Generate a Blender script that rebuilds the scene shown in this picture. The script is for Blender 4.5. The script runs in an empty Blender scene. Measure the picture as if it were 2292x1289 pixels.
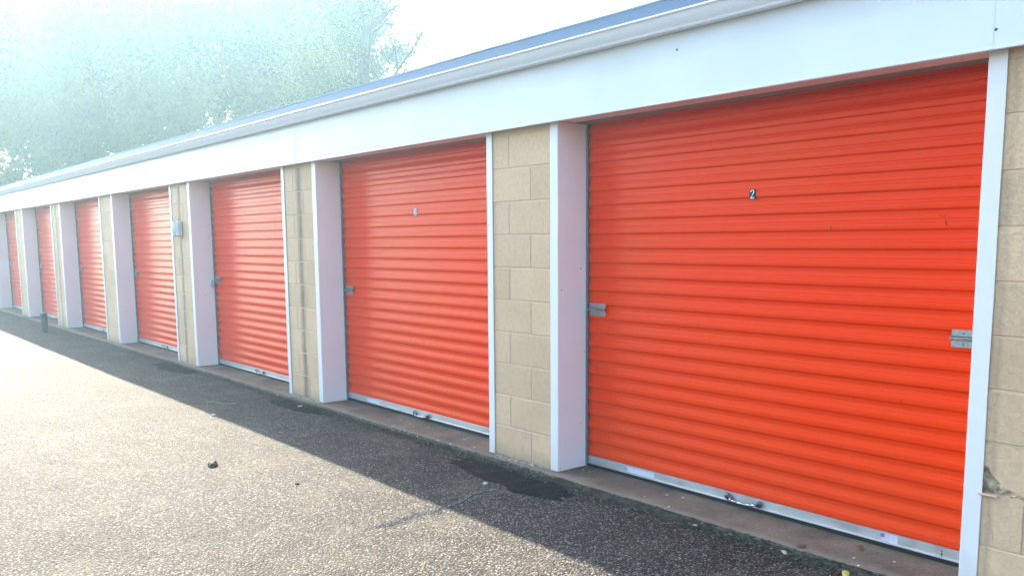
import bpy, bmesh, math, random
import numpy as np
from mathutils import Vector, Matrix, noise

random.seed(7)
rng = np.random.default_rng(11)
sc = bpy.context.scene
COL = sc.collection
R = math.radians

# ------------------------------------------------------------------ camera
F_PX, YAW, PITCH, ROLL = 1951.76, 0.88345, -0.125999, -0.0080036
cam_d = bpy.data.cameras.new('camera')
cam_d.sensor_fit = 'HORIZONTAL'
cam_d.sensor_width = 36.0
cam_d.lens = 36.0 * F_PX / 2292.0
cam_d.shift_y = 141.22 / 2292.0
cam_d.clip_start = 0.05
cam_d.clip_end = 2000
cam = bpy.data.objects.new('camera', cam_d)
COL.objects.link(cam)
fw = Vector((-math.sin(YAW) * math.cos(PITCH), math.cos(YAW) * math.cos(PITCH), math.sin(PITCH)))
rt = fw.cross(Vector((0, 0, 1))).normalized()
up = rt.cross(fw)
rt2 = math.cos(ROLL) * rt + math.sin(ROLL) * up
up2 = -math.sin(ROLL) * rt + math.cos(ROLL) * up
m = Matrix((rt2, up2, -fw)).transposed().to_4x4()
m.translation = Vector((0, -3.41419, 1.366086))
cam.matrix_world = m
sc.camera = cam

# ------------------------------------------------------------------ world, sun, exposure
SUN_AZ, SUN_EL = R(80.0), R(31.9)      # azimuth from +Y towards -X
w = bpy.data.worlds.new('World'); sc.world = w; w.use_nodes = True
nt = w.node_tree
bg = nt.nodes['Background']
sky = nt.nodes.new('ShaderNodeTexSky')
sky.sky_type = 'NISHITA'; sky.sun_disc = False
sky.sun_elevation = SUN_EL; sky.sun_rotation = -SUN_AZ
sky.air_density = 1.0; sky.dust_density = 2.0; sky.ozone_density = 1.5
nt.links.new(sky.outputs[0], bg.inputs[0])
bg.inputs[1].default_value = 0.15
sun_d = bpy.data.lights.new('sun', 'SUN')
sun_d.energy = 5.0; sun_d.angle = R(0.5); sun_d.color = (1.0, 0.87, 0.68)
sun = bpy.data.objects.new('sun', sun_d); COL.objects.link(sun)
sdir = Vector((-math.sin(SUN_AZ) * math.cos(SUN_EL), math.cos(SUN_AZ) * math.cos(SUN_EL), math.sin(SUN_EL)))
sun.rotation_euler = sdir.to_track_quat('Z', 'Y').to_euler()
sun.location = (-20, 0, 40)
vs = sc.view_settings
vs.view_transform = 'Standard'; vs.look = 'None'; vs.gamma = 1.0; vs.use_curve_mapping = False
vs.exposure = 2.28
HAZE = 0.0044
HAZE_G = 0.68
HAZE_COL = (0.50, 0.81, 1.0, 1)

# ------------------------------------------------------------------ node helpers
def mat(name, col=(.5, .5, .5), rough=.6, metal=0.0, spec=.5):
    m_ = bpy.data.materials.new(name); m_.use_nodes = True
    b = m_.node_tree.nodes['Principled BSDF']
    b.inputs['Base Color'].default_value = (*col, 1)
    b.inputs['Roughness'].default_value = rough
    b.inputs['Metallic'].default_value = metal
    b.inputs['Specular IOR Level'].default_value = spec
    return m_

class NG:
    def __init__(s, m_):
        s.t = m_.node_tree; s.b = s.t.nodes['Principled BSDF']
        s.geo = s.t.nodes.new('ShaderNodeNewGeometry')
        s.pos = s.geo.outputs['Position']
    def link(s, a, b): s.t.links.new(a, b)
    def inp(s, sock, v):
        if hasattr(v, 'links') or isinstance(v, bpy.types.NodeSocket): s.link(v, sock)
        else: sock.default_value = v
    def scale(s, v, sc_):
        n = s.t.nodes.new('ShaderNodeMapping'); s.link(v, n.inputs[0]); n.inputs['Scale'].default_value = sc_
        return n.outputs[0]
    def noise(s, scale=5, detail=4, rough=.55, vec=None, dist=0.0):
        n = s.t.nodes.new('ShaderNodeTexNoise'); n.inputs['Scale'].default_value = scale
        n.inputs['Detail'].default_value = detail; n.inputs['Roughness'].default_value = rough
        n.inputs['Distortion'].default_value = dist
        s.link(vec if vec is not None else s.pos, n.inputs['Vector'])
        return n.outputs['Fac']
    def vor(s, scale=50, vec=None, feature='F1', out='Distance', rnd=1.0):
        n = s.t.nodes.new('ShaderNodeTexVoronoi'); n.feature = feature
        n.inputs['Scale'].default_value = scale
        n.inputs['Randomness'].default_value = rnd
        s.link(vec if vec is not None else s.pos, n.inputs['Vector'])
        return n.outputs[out]
    def ramp(s, f, stops):
        n = s.t.nodes.new('ShaderNodeValToRGB'); s.link(f, n.inputs[0])
        cr = n.color_ramp
        while len(cr.elements) < len(stops): cr.elements.new(.5)
        for e, (p, c) in zip(cr.elements, stops):
            e.position = p
            e.color = (c, c, c, 1) if isinstance(c, (int, float)) else (*c, 1)
        return n.outputs[0]
    def mix(s, f, a, b, mode='MIX'):
        n = s.t.nodes.new('ShaderNodeMix'); n.data_type = 'RGBA'; n.blend_type = mode
        s.inp(n.inputs[0], f)
        for sock, v in ((n.inputs[6], a), (n.inputs[7], b)):
            if isinstance(v, tuple): sock.default_value = (*v[:3], 1)
            else: s.link(v, sock)
        return n.outputs[2]
    def math(s, op, a, b=0.0, c=None):
        n = s.t.nodes.new('ShaderNodeMath'); n.operation = op
        s.inp(n.inputs[0], a); s.inp(n.inputs[1], b)
        if c is not None: s.inp(n.inputs[2], c)
        return n.outputs[0]
    def sep(s, v=None):
        n = s.t.nodes.new('ShaderNodeSeparateXYZ'); s.link(v if v is not None else s.pos, n.inputs[0])
        return n.outputs
    def bump(s, h, strength=.5, dist=.01, prev=None):
        n = s.t.nodes.new('ShaderNodeBump'); s.link(h, n.inputs['Height'])
        n.inputs['Strength'].default_value = strength; n.inputs['Distance'].default_value = dist
        if prev is not None: s.link(prev, n.inputs['Normal'])
        return n.outputs[0]
    def color(s, v): s.inp(s.b.inputs['Base Color'], v)
    def rough(s, v): s.inp(s.b.inputs['Roughness'], v)
    def normal(s, v): s.link(v, s.b.inputs['Normal'])

# ------------------------------------------------------------------ materials
# asphalt
M_ASPH = mat('asphalt', rough=.80, spec=.38); g = NG(M_ASPH)
cells = g.vor(115); cellc = g.vor(115, out='Color')
cells2 = g.vor(75)
sepc = g.sep(cellc)[0]
stone = g.ramp(sepc, [(0.0, (.020, .020, .021)), (.42, (.042, .041, .041)), (.72, (.12, .112, .100)), (.90, (.27, .25, .215)), (1, (.52, .48, .41))])
gap = g.ramp(cells, [(.0, 1.0), (.40, .85), (.66, .12)])
c = g.mix(1.0, stone, gap, 'MULTIPLY')
big = g.ramp(g.noise(.7, 5, .6), [(.3, .70), (.5, 1.0), (.72, 1.30)])
c = g.mix(1.0, c, big, 'MULTIPLY')
med = g.ramp(g.noise(9, 3, .6), [(.32, .82), (.6, 1.12)])
c = g.mix(1.0, c, med, 'MULTIPLY')
dust = g.ramp(g.noise(2.2, 6, .65), [(.5, 0.0), (.72, .35)])
c = g.mix(dust, c, (.20, .175, .14))
g.color(c)
h1 = g.ramp(cells, [(0, 1.0), (.55, .35), (.8, 0)])
h2 = g.ramp(cells2, [(0, 1.0), (.8, 0)])
nb = g.bump(h2, 1.0, .009)
nb = g.bump(h1, 1.0, .008, nb)
nb = g.bump(g.noise(1.3, 3), .25, .03, nb)
g.normal(nb)

M_PATCH = mat('wet_tar', (.018, .018, .020), .42, spec=.15); g = NG(M_PATCH)
g.color(g.ramp(g.sep(g.vor(115, out='Color'))[0], [(0, (.004, .004, .006)), (.85, (.011, .011, .014)), (.96, (.03, .03, .033)), (1, (.08, .08, .08))]))
g.rough(g.ramp(g.noise(9, 4), [(.35, .7), (.65, .95)]))
g.normal(g.bump(g.ramp(g.vor(115), [(0, 1.0), (.6, 0)]), 1.0, .006))

M_SEAM = mat('seam_chips', (.3, .29, .27), .8); g = NG(M_SEAM)
g.color(g.mix(g.ramp(g.sep(g.vor(160, out='Color'))[0], [(.35, 0), (.6, 1)]), (.05, .05, .052), (.36, .345, .32)))
g.normal(g.bump(g.vor(160), 1.0, .006))
M_CRACK = mat('crack_dark', (.012, .012, .012), .9)

# concrete threshold
M_CONC = mat('threshold_concrete', rough=.88, spec=.3); g = NG(M_CONC)
c = g.mix(g.ramp(g.noise(3.2, 6, .62), [(.3, 0), (.7, 1)]), (.10, .074, .052), (.265, .215, .155))
fine = g.ramp(g.noise(75, 4, .8), [(.3, .55), (.7, 1.35)])
c = g.mix(1.0, c, fine, 'MULTIPLY')
yy = g.sep()[1]
edge = g.ramp(g.math('ADD', yy, g.math('MULTIPLY', g.noise(14, 4, .7), .08)), [(.0, 1.0), (.045, .0)])
c = g.mix(g.math('MULTIPLY', edge, .6), c, (.23, .19, .145))
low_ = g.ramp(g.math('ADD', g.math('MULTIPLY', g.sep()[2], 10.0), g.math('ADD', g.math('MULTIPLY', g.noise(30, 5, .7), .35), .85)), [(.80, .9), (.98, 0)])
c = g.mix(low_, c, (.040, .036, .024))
fl = g.scale(g.pos, (1, .55, 1))
vd = g.vor(21, vec=fl); vc = g.sep(g.vor(21, vec=fl, out='Color'))[0]
spot = g.math('MULTIPLY', g.math('LESS_THAN', g.math('ADD', vd, g.math('MULTIPLY', g.noise(130, 2), .10)), .17), g.math('GREATER_THAN', vc, .62))
c = g.mix(spot, c, (.66, .60, .50))
dk = g.ramp(g.noise(26, 5, .7), [(.6, 0), (.75, .6)])
c = g.mix(dk, c, (.06, .05, .045))
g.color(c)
nb = g.bump(g.noise(55, 5, .7), .5, .006)
g.normal(g.bump(g.noise(260, 2), .4, .002, nb))

M_FOOT = mat('footing_concrete', rough=.9); g = NG(M_FOOT)
g.color(g.mix(g.ramp(g.noise(22, 6, .7), [(.38, 0), (.6, 1)]), (.10, .09, .075), (.44, .41, .35)))
g.normal(g.bump(g.noise(45, 6, .75), 1.0, .015))

# painted block
PX0, PER, PW, JD = -0.7618, 2.97125, 0.66, 0.236
def pier_right(i): return PX0 - PER * i
M_BLOCK = mat('beige_block_paint', rough=.62, spec=.4); g = NG(M_BLOCK)
c = g.mix(g.ramp(g.noise(1.7, 4), [(.35, 0), (.65, 1)]), (.74, .475, .275), (.81, .54, .32))
c = g.mix(g.ramp(g.noise(35, 4, .65), [(.45, 0), (.75, .22)]), c, (.27, .21, .13))
X, Y, Z = g.sep()
for xc, wd, amt in ((pier_right(2) - .33, .07, .75), (pier_right(3) - .36, .06, .7), (pier_right(5) - .33, .07, .6), (pier_right(0) - .565, .02, .22)):
    wob = g.math('MULTIPLY', g.math('SUBTRACT', g.noise(3.0, 3), .5), .06)
    d = g.math('ABSOLUTE', g.math('SUBTRACT', g.math('ADD', X, wob), xc))
    mk = g.math('SUBTRACT', 1.0, g.math('DIVIDE', d, wd))
    mk = g.math('MAXIMUM', mk, 0.0)
    mk = g.math('MULTIPLY', g.math('MULTIPLY', mk, amt * 1.5), g.ramp(g.noise(7, 5, .7, vec=g.scale(g.pos, (6, 1, .6))), [(.25, .3), (.7, 1)]))
    mk = g.math('MINIMUM', mk, .8)
    c = g.mix(mk, c, (.12, .085, .06))
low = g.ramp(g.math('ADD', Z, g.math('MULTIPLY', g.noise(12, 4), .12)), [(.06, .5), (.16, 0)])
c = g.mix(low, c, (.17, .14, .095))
oi = g.t.nodes.new('ShaderNodeObjectInfo')
c = g.mix(1.0, c, g.ramp(oi.outputs['Random'], [(0, .90), (1, 1.04)]), 'MULTIPLY')
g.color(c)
pit = g.ramp(g.noise(85, 4, .7), [(.42, 0), (.5, 1)])
nb = g.bump(pit, .55, .003)
nb = g.bump(g.noise(24, 5, .6), .35, .004, nb)
g.normal(nb)
M_MORT = mat('painted_mortar', (.70, .475, .31), .75); g = NG(M_MORT)
g.normal(g.bump(g.noise(60, 4), .6, .004))
M_BROKEN = mat('broken_block', rough=.9); g = NG(M_BROKEN)
g.color(g.mix(g.ramp(g.noise(40, 5), [(.4, 0), (.6, 1)]), (.40, .31, .20), (.60, .48, .33)))
g.normal(g.bump(g.noise(60, 5), .8, .006))

M_WHITE = mat('white_trim_paint', (.80, .80, .79), .35, spec=.5); g = NG(M_WHITE)
Z = g.sep()[2]
c = g.mix(g.ramp(g.noise(18, 5, .65, vec=g.scale(g.pos, (1, 1, .25))), [(.62, 0), (.85, .35)]), (.85, .80, .76), (.66, .61, .55))
lowd = g.ramp(g.math('ADD', Z, g.math('MULTIPLY', g.noise(9, 4), .3)), [(.12, .45), (.32, 0)])
c = g.mix(lowd, c, (.46, .43, .37))
spk = g.math('MULTIPLY', g.math('LESS_THAN', g.vor(9), .055), g.math('GREATER_THAN', g.sep(g.vor(9, out='Color'))[0], .6))
c = g.mix(g.math('MULTIPLY', spk, .6), c, (.25, .20, .15))
g.color(c); g.normal(g.bump(g.noise(3.5, 3), .5, .012))
M_JAMB = mat('jamb_paint', (.70, .67, .66), .45); g = NG(M_JAMB)
c = g.mix(g.ramp(g.noise(2.5, 5, .6), [(.35, 0), (.7, 1)]), (.84, .81, .76), (.88, .85, .80))
spk = g.math('MULTIPLY', g.math('LESS_THAN', g.vor(11), .06), g.math('GREATER_THAN', g.sep(g.vor(11, out='Color'))[0], .6))
c = g.mix(g.math('MULTIPLY', spk, .7), c, (.22, .16, .12))
g.color(c); g.normal(g.bump(g.noise(4, 4), .5, .014))

M_FASC = mat('fascia_paint', (.80, .81, .82), .38); g = NG(M_FASC)
c = g.mix(g.ramp(g.noise(2.3, 5, .6, vec=g.scale(g.pos, (1, 1, .2))), [(.4, 0), (.75, .3)]), (.80, .81, .82), (.66, .65, .62))
Z = g.sep()[2]
topd = g.ramp(g.math('ADD', Z, g.math('MULTIPLY', g.noise(1.6, 4), .12)), [(2.30 / 2.5, 0), (2.40 / 2.5, 0)])
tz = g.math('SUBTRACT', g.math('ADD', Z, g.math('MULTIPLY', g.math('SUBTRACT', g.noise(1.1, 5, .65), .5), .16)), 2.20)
c = g.mix(g.ramp(tz, [(.02, 0), (.11, .5)]), c, (.55, .52, .47))  # warm grey upper band: weathering and gutter shadow put into the colour
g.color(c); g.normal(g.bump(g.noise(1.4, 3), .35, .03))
M_GUT = mat('gutter_paint', (.88, .88, .88), .4); g = NG(M_GUT)
c = g.mix(g.ramp(g.noise(30, 4, .7, vec=g.scale(g.pos, (1.0, 1, .12))), [(.45, 0), (.7, .35)]), (.90, .90, .90), (.80, .80, .80))
g.color(c)
M_SOFF = mat('soffit_paint', (.74, .70, .66), .6)
M_LINT = mat('lintel_paint', (.30, .28, .24), .7)
M_ROOFE = mat('roof_edge_metal', (.075, .14, .235), .45); 
M_ROOFL = mat('roof_lip_metal', (.17, .27, .38), .5)
M_ROOF = mat('roof_membrane', (.16, .16, .165), .85); g = NG(M_ROOF); g.normal(g.bump(g.noise(30, 4), .4, .01))

M_OR = mat('orange_enamel', (.72, .058, .008), .22, spec=.27); g = NG(M_OR)
g.b.inputs['Specular Tint'].default_value = (1, .72, .45, 1)
c = g.mix(g.ramp(g.noise(1.5, 4, .6), [(.3, 0), (.7, 1)]), (.97, .034, .0), (.94, .046, .0))
c = g.mix(g.ramp(g.sep()[2], [(.06, .22), (.5, 0)]), c, (.48, .13, .06))
c = g.mix(g.ramp(g.noise(3.0, 6, .7, vec=g.scale(g.pos, (5, 1, .35))), [(.55, 0), (.85, .14)]), c, (.80, .11, .04))
c = g.mix(g.ramp(g.noise(.33, 2), [(.42, 0), (.62, .35)]), c, (.88, .062, .004))
scr = g.math('MULTIPLY', g.math('LESS_THAN', g.vor(4.3, vec=g.scale(g.pos, (1, 1, .55))), .011), g.math('GREATER_THAN', g.sep(g.vor(4.3, vec=g.scale(g.pos, (1, 1, .55)), out='Color'))[0], .55))
c = g.mix(g.math('MULTIPLY', scr, .8), c, (.12, .03, .02))
g.color(c)
g.normal(g.bump(g.noise(2.6, 2, vec=g.scale(g.pos, (1, 1, 1.6))), .25, .010))

M_ALU = mat('bottom_bar_aluminium', (.58, .58, .57), .42, metal=.75); g = NG(M_ALU)
g.color(g.mix(g.ramp(g.noise(7, 6, .7, vec=g.scale(g.pos, (.5, 1, 4))), [(.45, 0), (.75, .5)]), (.62, .62, .60), (.36, .35, .32)))
g.rough(g.ramp(g.noise(14, 4), [(.3, .34), (.7, .6)]))
M_STEEL = mat('galvanised_steel', (.50, .50, .50), .38, metal=.9); g = NG(M_STEEL)
g.color(g.mix(g.ramp(g.vor(70), [(.2, 0), (.7, 1)]), (.36, .36, .36), (.46, .46, .45)))
M_DKSTEEL = mat('dark_steel', (.13, .135, .15), .35, metal=.85)
M_GRIP = mat('grip_steel', (.62, .63, .66), .25, metal=.9)
M_GUIDE = mat('door_guide_steel', (.20, .20, .21), .55, metal=.3)
M_RUB = mat('black_rubber', (.02, .02, .02), .8)
M_BLACK = mat('black_print', (.012, .012, .014), .5)
M_SCUFF = mat('dark_scuff', (.10, .012, .006), .6)
M_WPRINT = mat('white_print', (.80, .80, .78), .5)
M_BLUEP = mat('faded_blue_print', (.10, .13, .42), .5)
M_PINKP = mat('faded_red_print', (.62, .36, .42), .5)
M_PALEP = mat('faded_pale_print', (.50, .52, .60), .5)
M_GREYP = mat('faded_label_paper', (.66, .67, .70), .5)
M_LAMPB = mat('lamp_housing_grey', (.56, .53, .48), .6)
M_LAMPG = mat('lamp_glass_white', (.78, .80, .76), .25)
M_POST = mat('post_paint_dark', (.06, .075, .085), .6); g = NG(M_POST)
g.color(g.mix(g.ramp(g.noise(30, 4), [(.45, 0), (.65, 1)]), (.05, .065, .075), (.10, .11, .11)))
M_BRASS = mat('padlock_metal', (.55, .60, .60), .3, metal=.8)
M_BARK = mat('bark', (.09, .075, .06), .9); g = NG(M_BARK); g.normal(g.bump(g.noise(12, 5), .8, .03))
def leafmat(name, col, trans):
    m_ = bpy.data.materials.new(name); m_.use_nodes = True
    t = m_.node_tree; t.nodes.clear()
    o = t.nodes.new('ShaderNodeOutputMaterial'); mx = t.nodes.new('ShaderNodeMixShader')
    d = t.nodes.new('ShaderNodeBsdfDiffuse'); tr = t.nodes.new('ShaderNodeBsdfTranslucent')
    at = t.nodes.new('ShaderNodeTexNoise'); at.inputs['Scale'].default_value = .45; at.inputs['Detail'].default_value = 4
    ge = t.nodes.new('ShaderNodeNewGeometry'); t.links.new(ge.outputs['Position'], at.inputs['Vector'])
    rp = t.nodes.new('ShaderNodeValToRGB'); t.links.new(at.outputs['Fac'], rp.inputs[0])
    rp.color_ramp.elements[0].position = .38; rp.color_ramp.elements[0].color = (*[v * .55 for v in col], 1)
    rp.color_ramp.elements[1].position = .62; rp.color_ramp.elements[1].color = (*[min(1, v * 1.35) for v in col], 1)
    t.links.new(rp.outputs[0], d.inputs[0])
    tr.inputs[0].default_value = (*trans, 1)
    mx.inputs[0].default_value = .38
    t.links.new(d.outputs[0], mx.inputs[1]); t.links.new(tr.outputs[0], mx.inputs[2]); t.links.new(mx.outputs[0], o.inputs[0])
    return m_
M_LEAF = [leafmat('leaf_green', (.045, .075, .03), (.16, .22, .05)),
          leafmat('leaf_yellow_green', (.10, .11, .03), (.45, .45, .10)),
          leafmat('leaf_dark', (.030, .055, .03), (.10, .15, .04))]
M_GRASS = mat('verge_earth', (.10, .11, .05), .95); g = NG(M_GRASS)
g.color(g.mix(g.noise(1.5, 6), (.07, .09, .035), (.16, .15, .08)))
M_CRUMB = mat('edge_litter', (.05, .045, .035), .95); g = NG(M_CRUMB)
g.color(g.ramp(g.sep(g.vor(70, out='Color'))[0], [(0, (.022, .028, .014)), (.5, (.05, .05, .028)), (.8, (.09, .072, .05)), (.97, (.20, .175, .14))]))
M_MOSS = mat('moss_dirt', (.04, .05, .025), .95); g = NG(M_MOSS)
g.color(g.mix(g.ramp(g.noise(24, 5), [(.4, 0), (.62, 1)]), (.018, .019, .016), (.055, .048, .034)))
g.normal(g.bump(g.noise(90, 4), .8, .008))
M_STONE = mat('loose_stone', (.10, .085, .06), .9); g = NG(M_STONE); g.normal(g.bump(g.noise(60, 4), .6, .005))
M_CHIP = mat('pale_stone_chip', (.50, .48, .43), .8)
M_LY = mat('yellow_leaf', (.55, .50, .13), .6); M_LB = mat('brown_leaf', (.20, .10, .06), .7); M_LP = mat('pale_leaf', (.52, .47, .30), .6)
M_LR = mat('red_brown_leaf', (.13, .065, .05), .7); M_STRAW = mat('dry_straw', (.45, .38, .20), .8)

# ------------------------------------------------------------------ mesh helpers
def meshobj(name, bm, m_=None, parent=None, loc=None, smooth=False, mats=None):
    me = bpy.data.meshes.new(name); bm.to_mesh(me); bm.free()
    for mm in (mats or [m_]): me.materials.append(mm)
    if smooth:
        for p in me.polygons: p.use_smooth = True
    o = bpy.data.objects.new(name, me); COL.objects.link(o)
    if parent is not None: o.parent = parent
    if loc is not None: o.location = loc
    return o
def inst(name, me, parent=None, loc=(0, 0, 0)):
    o = bpy.data.objects.new(name, me); COL.objects.link(o); o.location = loc
    if parent is not None: o.parent = parent
    return o
def tag(o, label=None, cat=None, group=None, kind=None):
    if label: o['label'] = label
    if cat: o['category'] = cat
    if group: o['group'] = group
    if kind: o['kind'] = kind
    return o
def box(bm, x0, x1, y0, y1, z0, z1, bev=0.0, mi=0):
    vs_ = [bm.verts.new(p) for p in ((x0, y0, z0), (x1, y0, z0), (x1, y1, z0), (x0, y1, z0), (x0, y0, z1), (x1, y0, z1), (x1, y1, z1), (x0, y1, z1))]
    fs = [bm.faces.new([vs_[i] for i in f]) for f in ((3, 2, 1, 0), (4, 5, 6, 7), (0, 1, 5, 4), (1, 2, 6, 5), (2, 3, 7, 6), (3, 0, 4, 7))]
    for f in fs: f.material_index = mi
    if bev > 0:
        es = list({e for f in fs for e in f.edges})
        r_ = bmesh.ops.bevel(bm, geom=es, offset=bev, segments=1, affect='EDGES')
        for f in r_['faces']: f.material_index = mi
    return fs
def cyl(bm, p0, p1, r0, r1=None, n=12, cap=True):
    p0, p1 = Vector(p0), Vector(p1); r1 = r0 if r1 is None else r1
    d = (p1 - p0).normalized(); a = d.orthogonal().normalized(); b = d.cross(a)
    c0 = [bm.verts.new(p0 + r0 * (math.cos(2 * math.pi * k / n) * a + math.sin(2 * math.pi * k / n) * b)) for k in range(n)]
    c1 = [bm.verts.new(p1 + r1 * (math.cos(2 * math.pi * k / n) * a + math.sin(2 * math.pi * k / n) * b)) for k in range(n)]
    for k in range(n): bm.faces.new((c0[k], c0[(k + 1) % n], c1[(k + 1) % n], c1[k]))
    if cap: bm.faces.new(list(reversed(c0))); bm.faces.new(c1)
def tube(bm, pts, r, n=8):
    for a, b in zip(pts[:-1], pts[1:]): cyl(bm, a, b, r, r, n)
def extrude_profile(bm, prof, x0, x1, closed=False, mi=0):
    """prof: (y,z) points; extruded along X"""
    a = [bm.verts.new((x0, y, z)) for y, z in prof]; b = [bm.verts.new((x1, y, z)) for y, z in prof]
    n = len(prof)
    for k in range(n if closed else n - 1):
        f = bm.faces.new((a[k], b[k], b[(k + 1) % n], a[(k + 1) % n])); f.material_index = mi
    if closed:
        bm.faces.new(list(reversed(a))).material_index = mi; bm.faces.new(b).material_index = mi
def nz(x, y=0.0, z=0.0, s=1.0): return noise.noise(Vector((x * s, y * s, z * s)))

GZ = -0.03   # asphalt level
X_END_L = pier_right(10) - PW     # far end of the building
X_END_R = pier_right(-1)

# ------------------------------------------------------------------ ground
bm = bmesh.new()
v = [bm.verts.new(p) for p in ((-150, -150, -.06), (150, -150, -.06), (150, 150, -.06), (-150, 150, -.06))]
bm.faces.new(v)
tag(meshobj('ground', bm, M_GRASS), kind='structure')

def axis(lo, hi, flo, fhi, coarse, fine):
    a = list(np.arange(lo, flo, coarse)) + list(np.arange(flo, fhi, fine)) + list(np.arange(fhi, hi + coarse * .5, coarse))
    return a
bm = bmesh.new()
xs = axis(-48, 24, -14, 2, 2.0, .12); ys = axis(-40, -.02, -2.6, -.02, 1.6, .08)
ys = [y for y in ys if y < -.03] + [-.02, .12]
grid = []
for y in ys:
    row = []
    for x in xs:
        z = GZ
        if y < .1:
            near = math.exp(-((y + .12) / .35) ** 2)
            z += .010 * nz(x, y, 0, .6) + .004 * nz(x, y, 3, 1.6)
            z += -.006 * near
        row.append(bm.verts.new((x, y, z)))
    grid.append(row)
for j in range(len(ys) - 1):
    for i in range(len(xs) - 1):
        bm.faces.new((grid[j][i], grid[j][i + 1], grid[j + 1][i + 1], grid[j + 1][i]))
tag(meshobj('asphalt', bm, M_ASPH, smooth=True), kind='structure')
bm = bmesh.new()
v = [bm.verts.new(p) for p in ((-48, .12, GZ - .012), (24, .12, GZ - .012), (24, 12, GZ - .012), (-48, 12, GZ - .012))]
bm.faces.new(v)
tag(meshobj('lot_behind_the_building', bm, M_ASPH), kind='structure')

def surf_z(x, y):
    near = math.exp(-((y + .12) / .35) ** 2)
    return GZ + .010 * nz(x, y, 0, .6) + .004 * nz(x, y, 3, 1.6) - .006 * near

# dark wet patches at the foot of three piers
def blob_patch(name, cx, cy, rx, ry, m_, seed, lift=.006, n=220, rough=.30, ymax=-.052):
    bm = bmesh.new()
    c0 = bm.verts.new((cx, cy, surf_z(cx, cy) + lift))
    rings = []
    K = 6
    for k in range(1, K + 1):
        rr = []
        for a in range(n):
            t = 2 * math.pi * a / n
            q = 1 + rough * (nz(math.cos(t) * 1.6 + seed, math.sin(t) * 1.6, seed) + .6 * nz(math.cos(t) * 5 + seed, math.sin(t) * 5, seed) + .45 * nz(math.cos(t) * 13, math.sin(t) * 13 + seed, 2) + .4 * nz(math.cos(t) * 34, math.sin(t) * 34 + seed, 5))
            x = cx + rx * q * math.cos(t) * k / K; y = min(cy + ry * q * math.sin(t) * k / K, ymax)
            lf = lift if k < K else -.001
            rr.append(bm.verts.new((x, y, surf_z(x, y) + lf)))
        rings.append(rr)
    for a in range(n):
        bm.faces.new((c0, rings[0][a], rings[0][(a + 1) % n]))
        for k in range(K - 1):
            bm.faces.new((rings[k][a], rings[k + 1][a], rings[k + 1][(a + 1) % n], rings[k][(a + 1) % n]))
    return tag(meshobj(name, bm, m_, smooth=True), kind='structure')
blob_patch('tar_patch', -4.05, -.19, .48, .14, M_PATCH, 3.1)
blob_patch('tar_patch', -3.66, -.25, .26, .13, M_PATCH, 8.4, lift=.009)
blob_patch('tar_patch', -6.84, -.165, .50, .11, M_PATCH, 5.7)
blob_patch('tar_patch', -9.95, -.18, .55, .14, M_PATCH, 11.3)

# narrow moss and dirt band along the worn threshold edge, ragged on the street side
def edge_y(x):
    return -.070 - .020 * nz(x, 0, 1, 1.1) - .010 * nz(x, 0, 5, 6.0) - .006 * nz(x, 2, 5, 21.0)
bm = bmesh.new()
prev = None
x = -12.0
while x < 1.6:
    e = edge_y(x) + .012
    wd = (.034 if x > -3.4 else .022) + (.085 if x > -3.4 else .05) * max(0, nz(x, 4, 4, .9) + .25) + .03 * nz(x, 8, 4, 9) + .022 * nz(x, 3, 4, 40)
    if x < -4.2: wd *= .55
    wd = max(.010, wd)
    p = [bm.verts.new((x, e, GZ + .022)), bm.verts.new((x, e - wd * .5, surf_z(x, e - wd * .5) + .009)), bm.verts.new((x, e - wd, surf_z(x, e - wd) - .002))]
    if prev:
        for k in range(2): bm.faces.new((prev[k + 1], p[k + 1], p[k], prev[k]))
    prev = p; x += .009
tag(meshobj('moss_strip', bm, M_MOSS, smooth=True), 'ragged dark moss and dirt along the worn edge of the concrete threshold', 'moss', kind='stuff')

# short irregular crack across the asphalt, chips along it are scattered further down
def seam_x(y):
    t = (y + 1.35) / .95
    return -3.60 - .20 * t + .06 * nz(t * 3, 2.2) + .03 * nz(t * 11, 2.2) + .012 * nz(t * 29, 4.2)
bm = bmesh.new(); prev = None
for k in range(121):
    y = -1.20 + .80 * k / 120; x = seam_x(y); ww = .0015 + .004 * abs(nz(y * 30, 4, 4)) + .003 * abs(nz(y * 90, 2, 7))
    p = [bm.verts.new((x - ww, y, surf_z(x, y) + .0022)), bm.verts.new((x + ww, y, surf_z(x, y) + .0022))]
    if prev: bm.faces.new((prev[0], prev[1], p[1], p[0]))
    prev = p
tag(meshobj('asphalt_crack', bm, M_CRACK), kind='structure')

# ------------------------------------------------------------------ concrete threshold (one slab along the building)
bm = bmesh.new()
prev = None
x = X_END_L
while x <= X_END_R + .01:
    e = edge_y(x)
    z1 = .0 + .002 * nz(x, 1, 1, 3)
    ch = .008 + .010 * abs(nz(x, 7, 3, 8))
    p = [bm.verts.new(q) for q in ((x, 1.0, z1), (x, .10, z1), (x, e + .05, z1 - .001), (x, e + ch + .004, z1 - .006), (x, e + .003, z1 - .016 - .006 * nz(x, 3, 3, 15)), (x, e - .008, GZ - .03))]
    if prev:
        for k in range(5): bm.faces.new((prev[k], prev[k + 1], p[k + 1], p[k]))
    prev = p; x += .025
bmesh.ops.recalc_face_normals(bm, faces=bm.faces)
thr = tag(meshobj('concrete_threshold', bm, M_CONC, smooth=True), kind='structure')

# ------------------------------------------------------------------ the building
B = bpy.data.objects.new('storage_building', None); COL.objects.link(B)
B.location = (0, 0, 0)
tag(B, 'long low storage building with orange roller doors between beige block piers', 'building')

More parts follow.
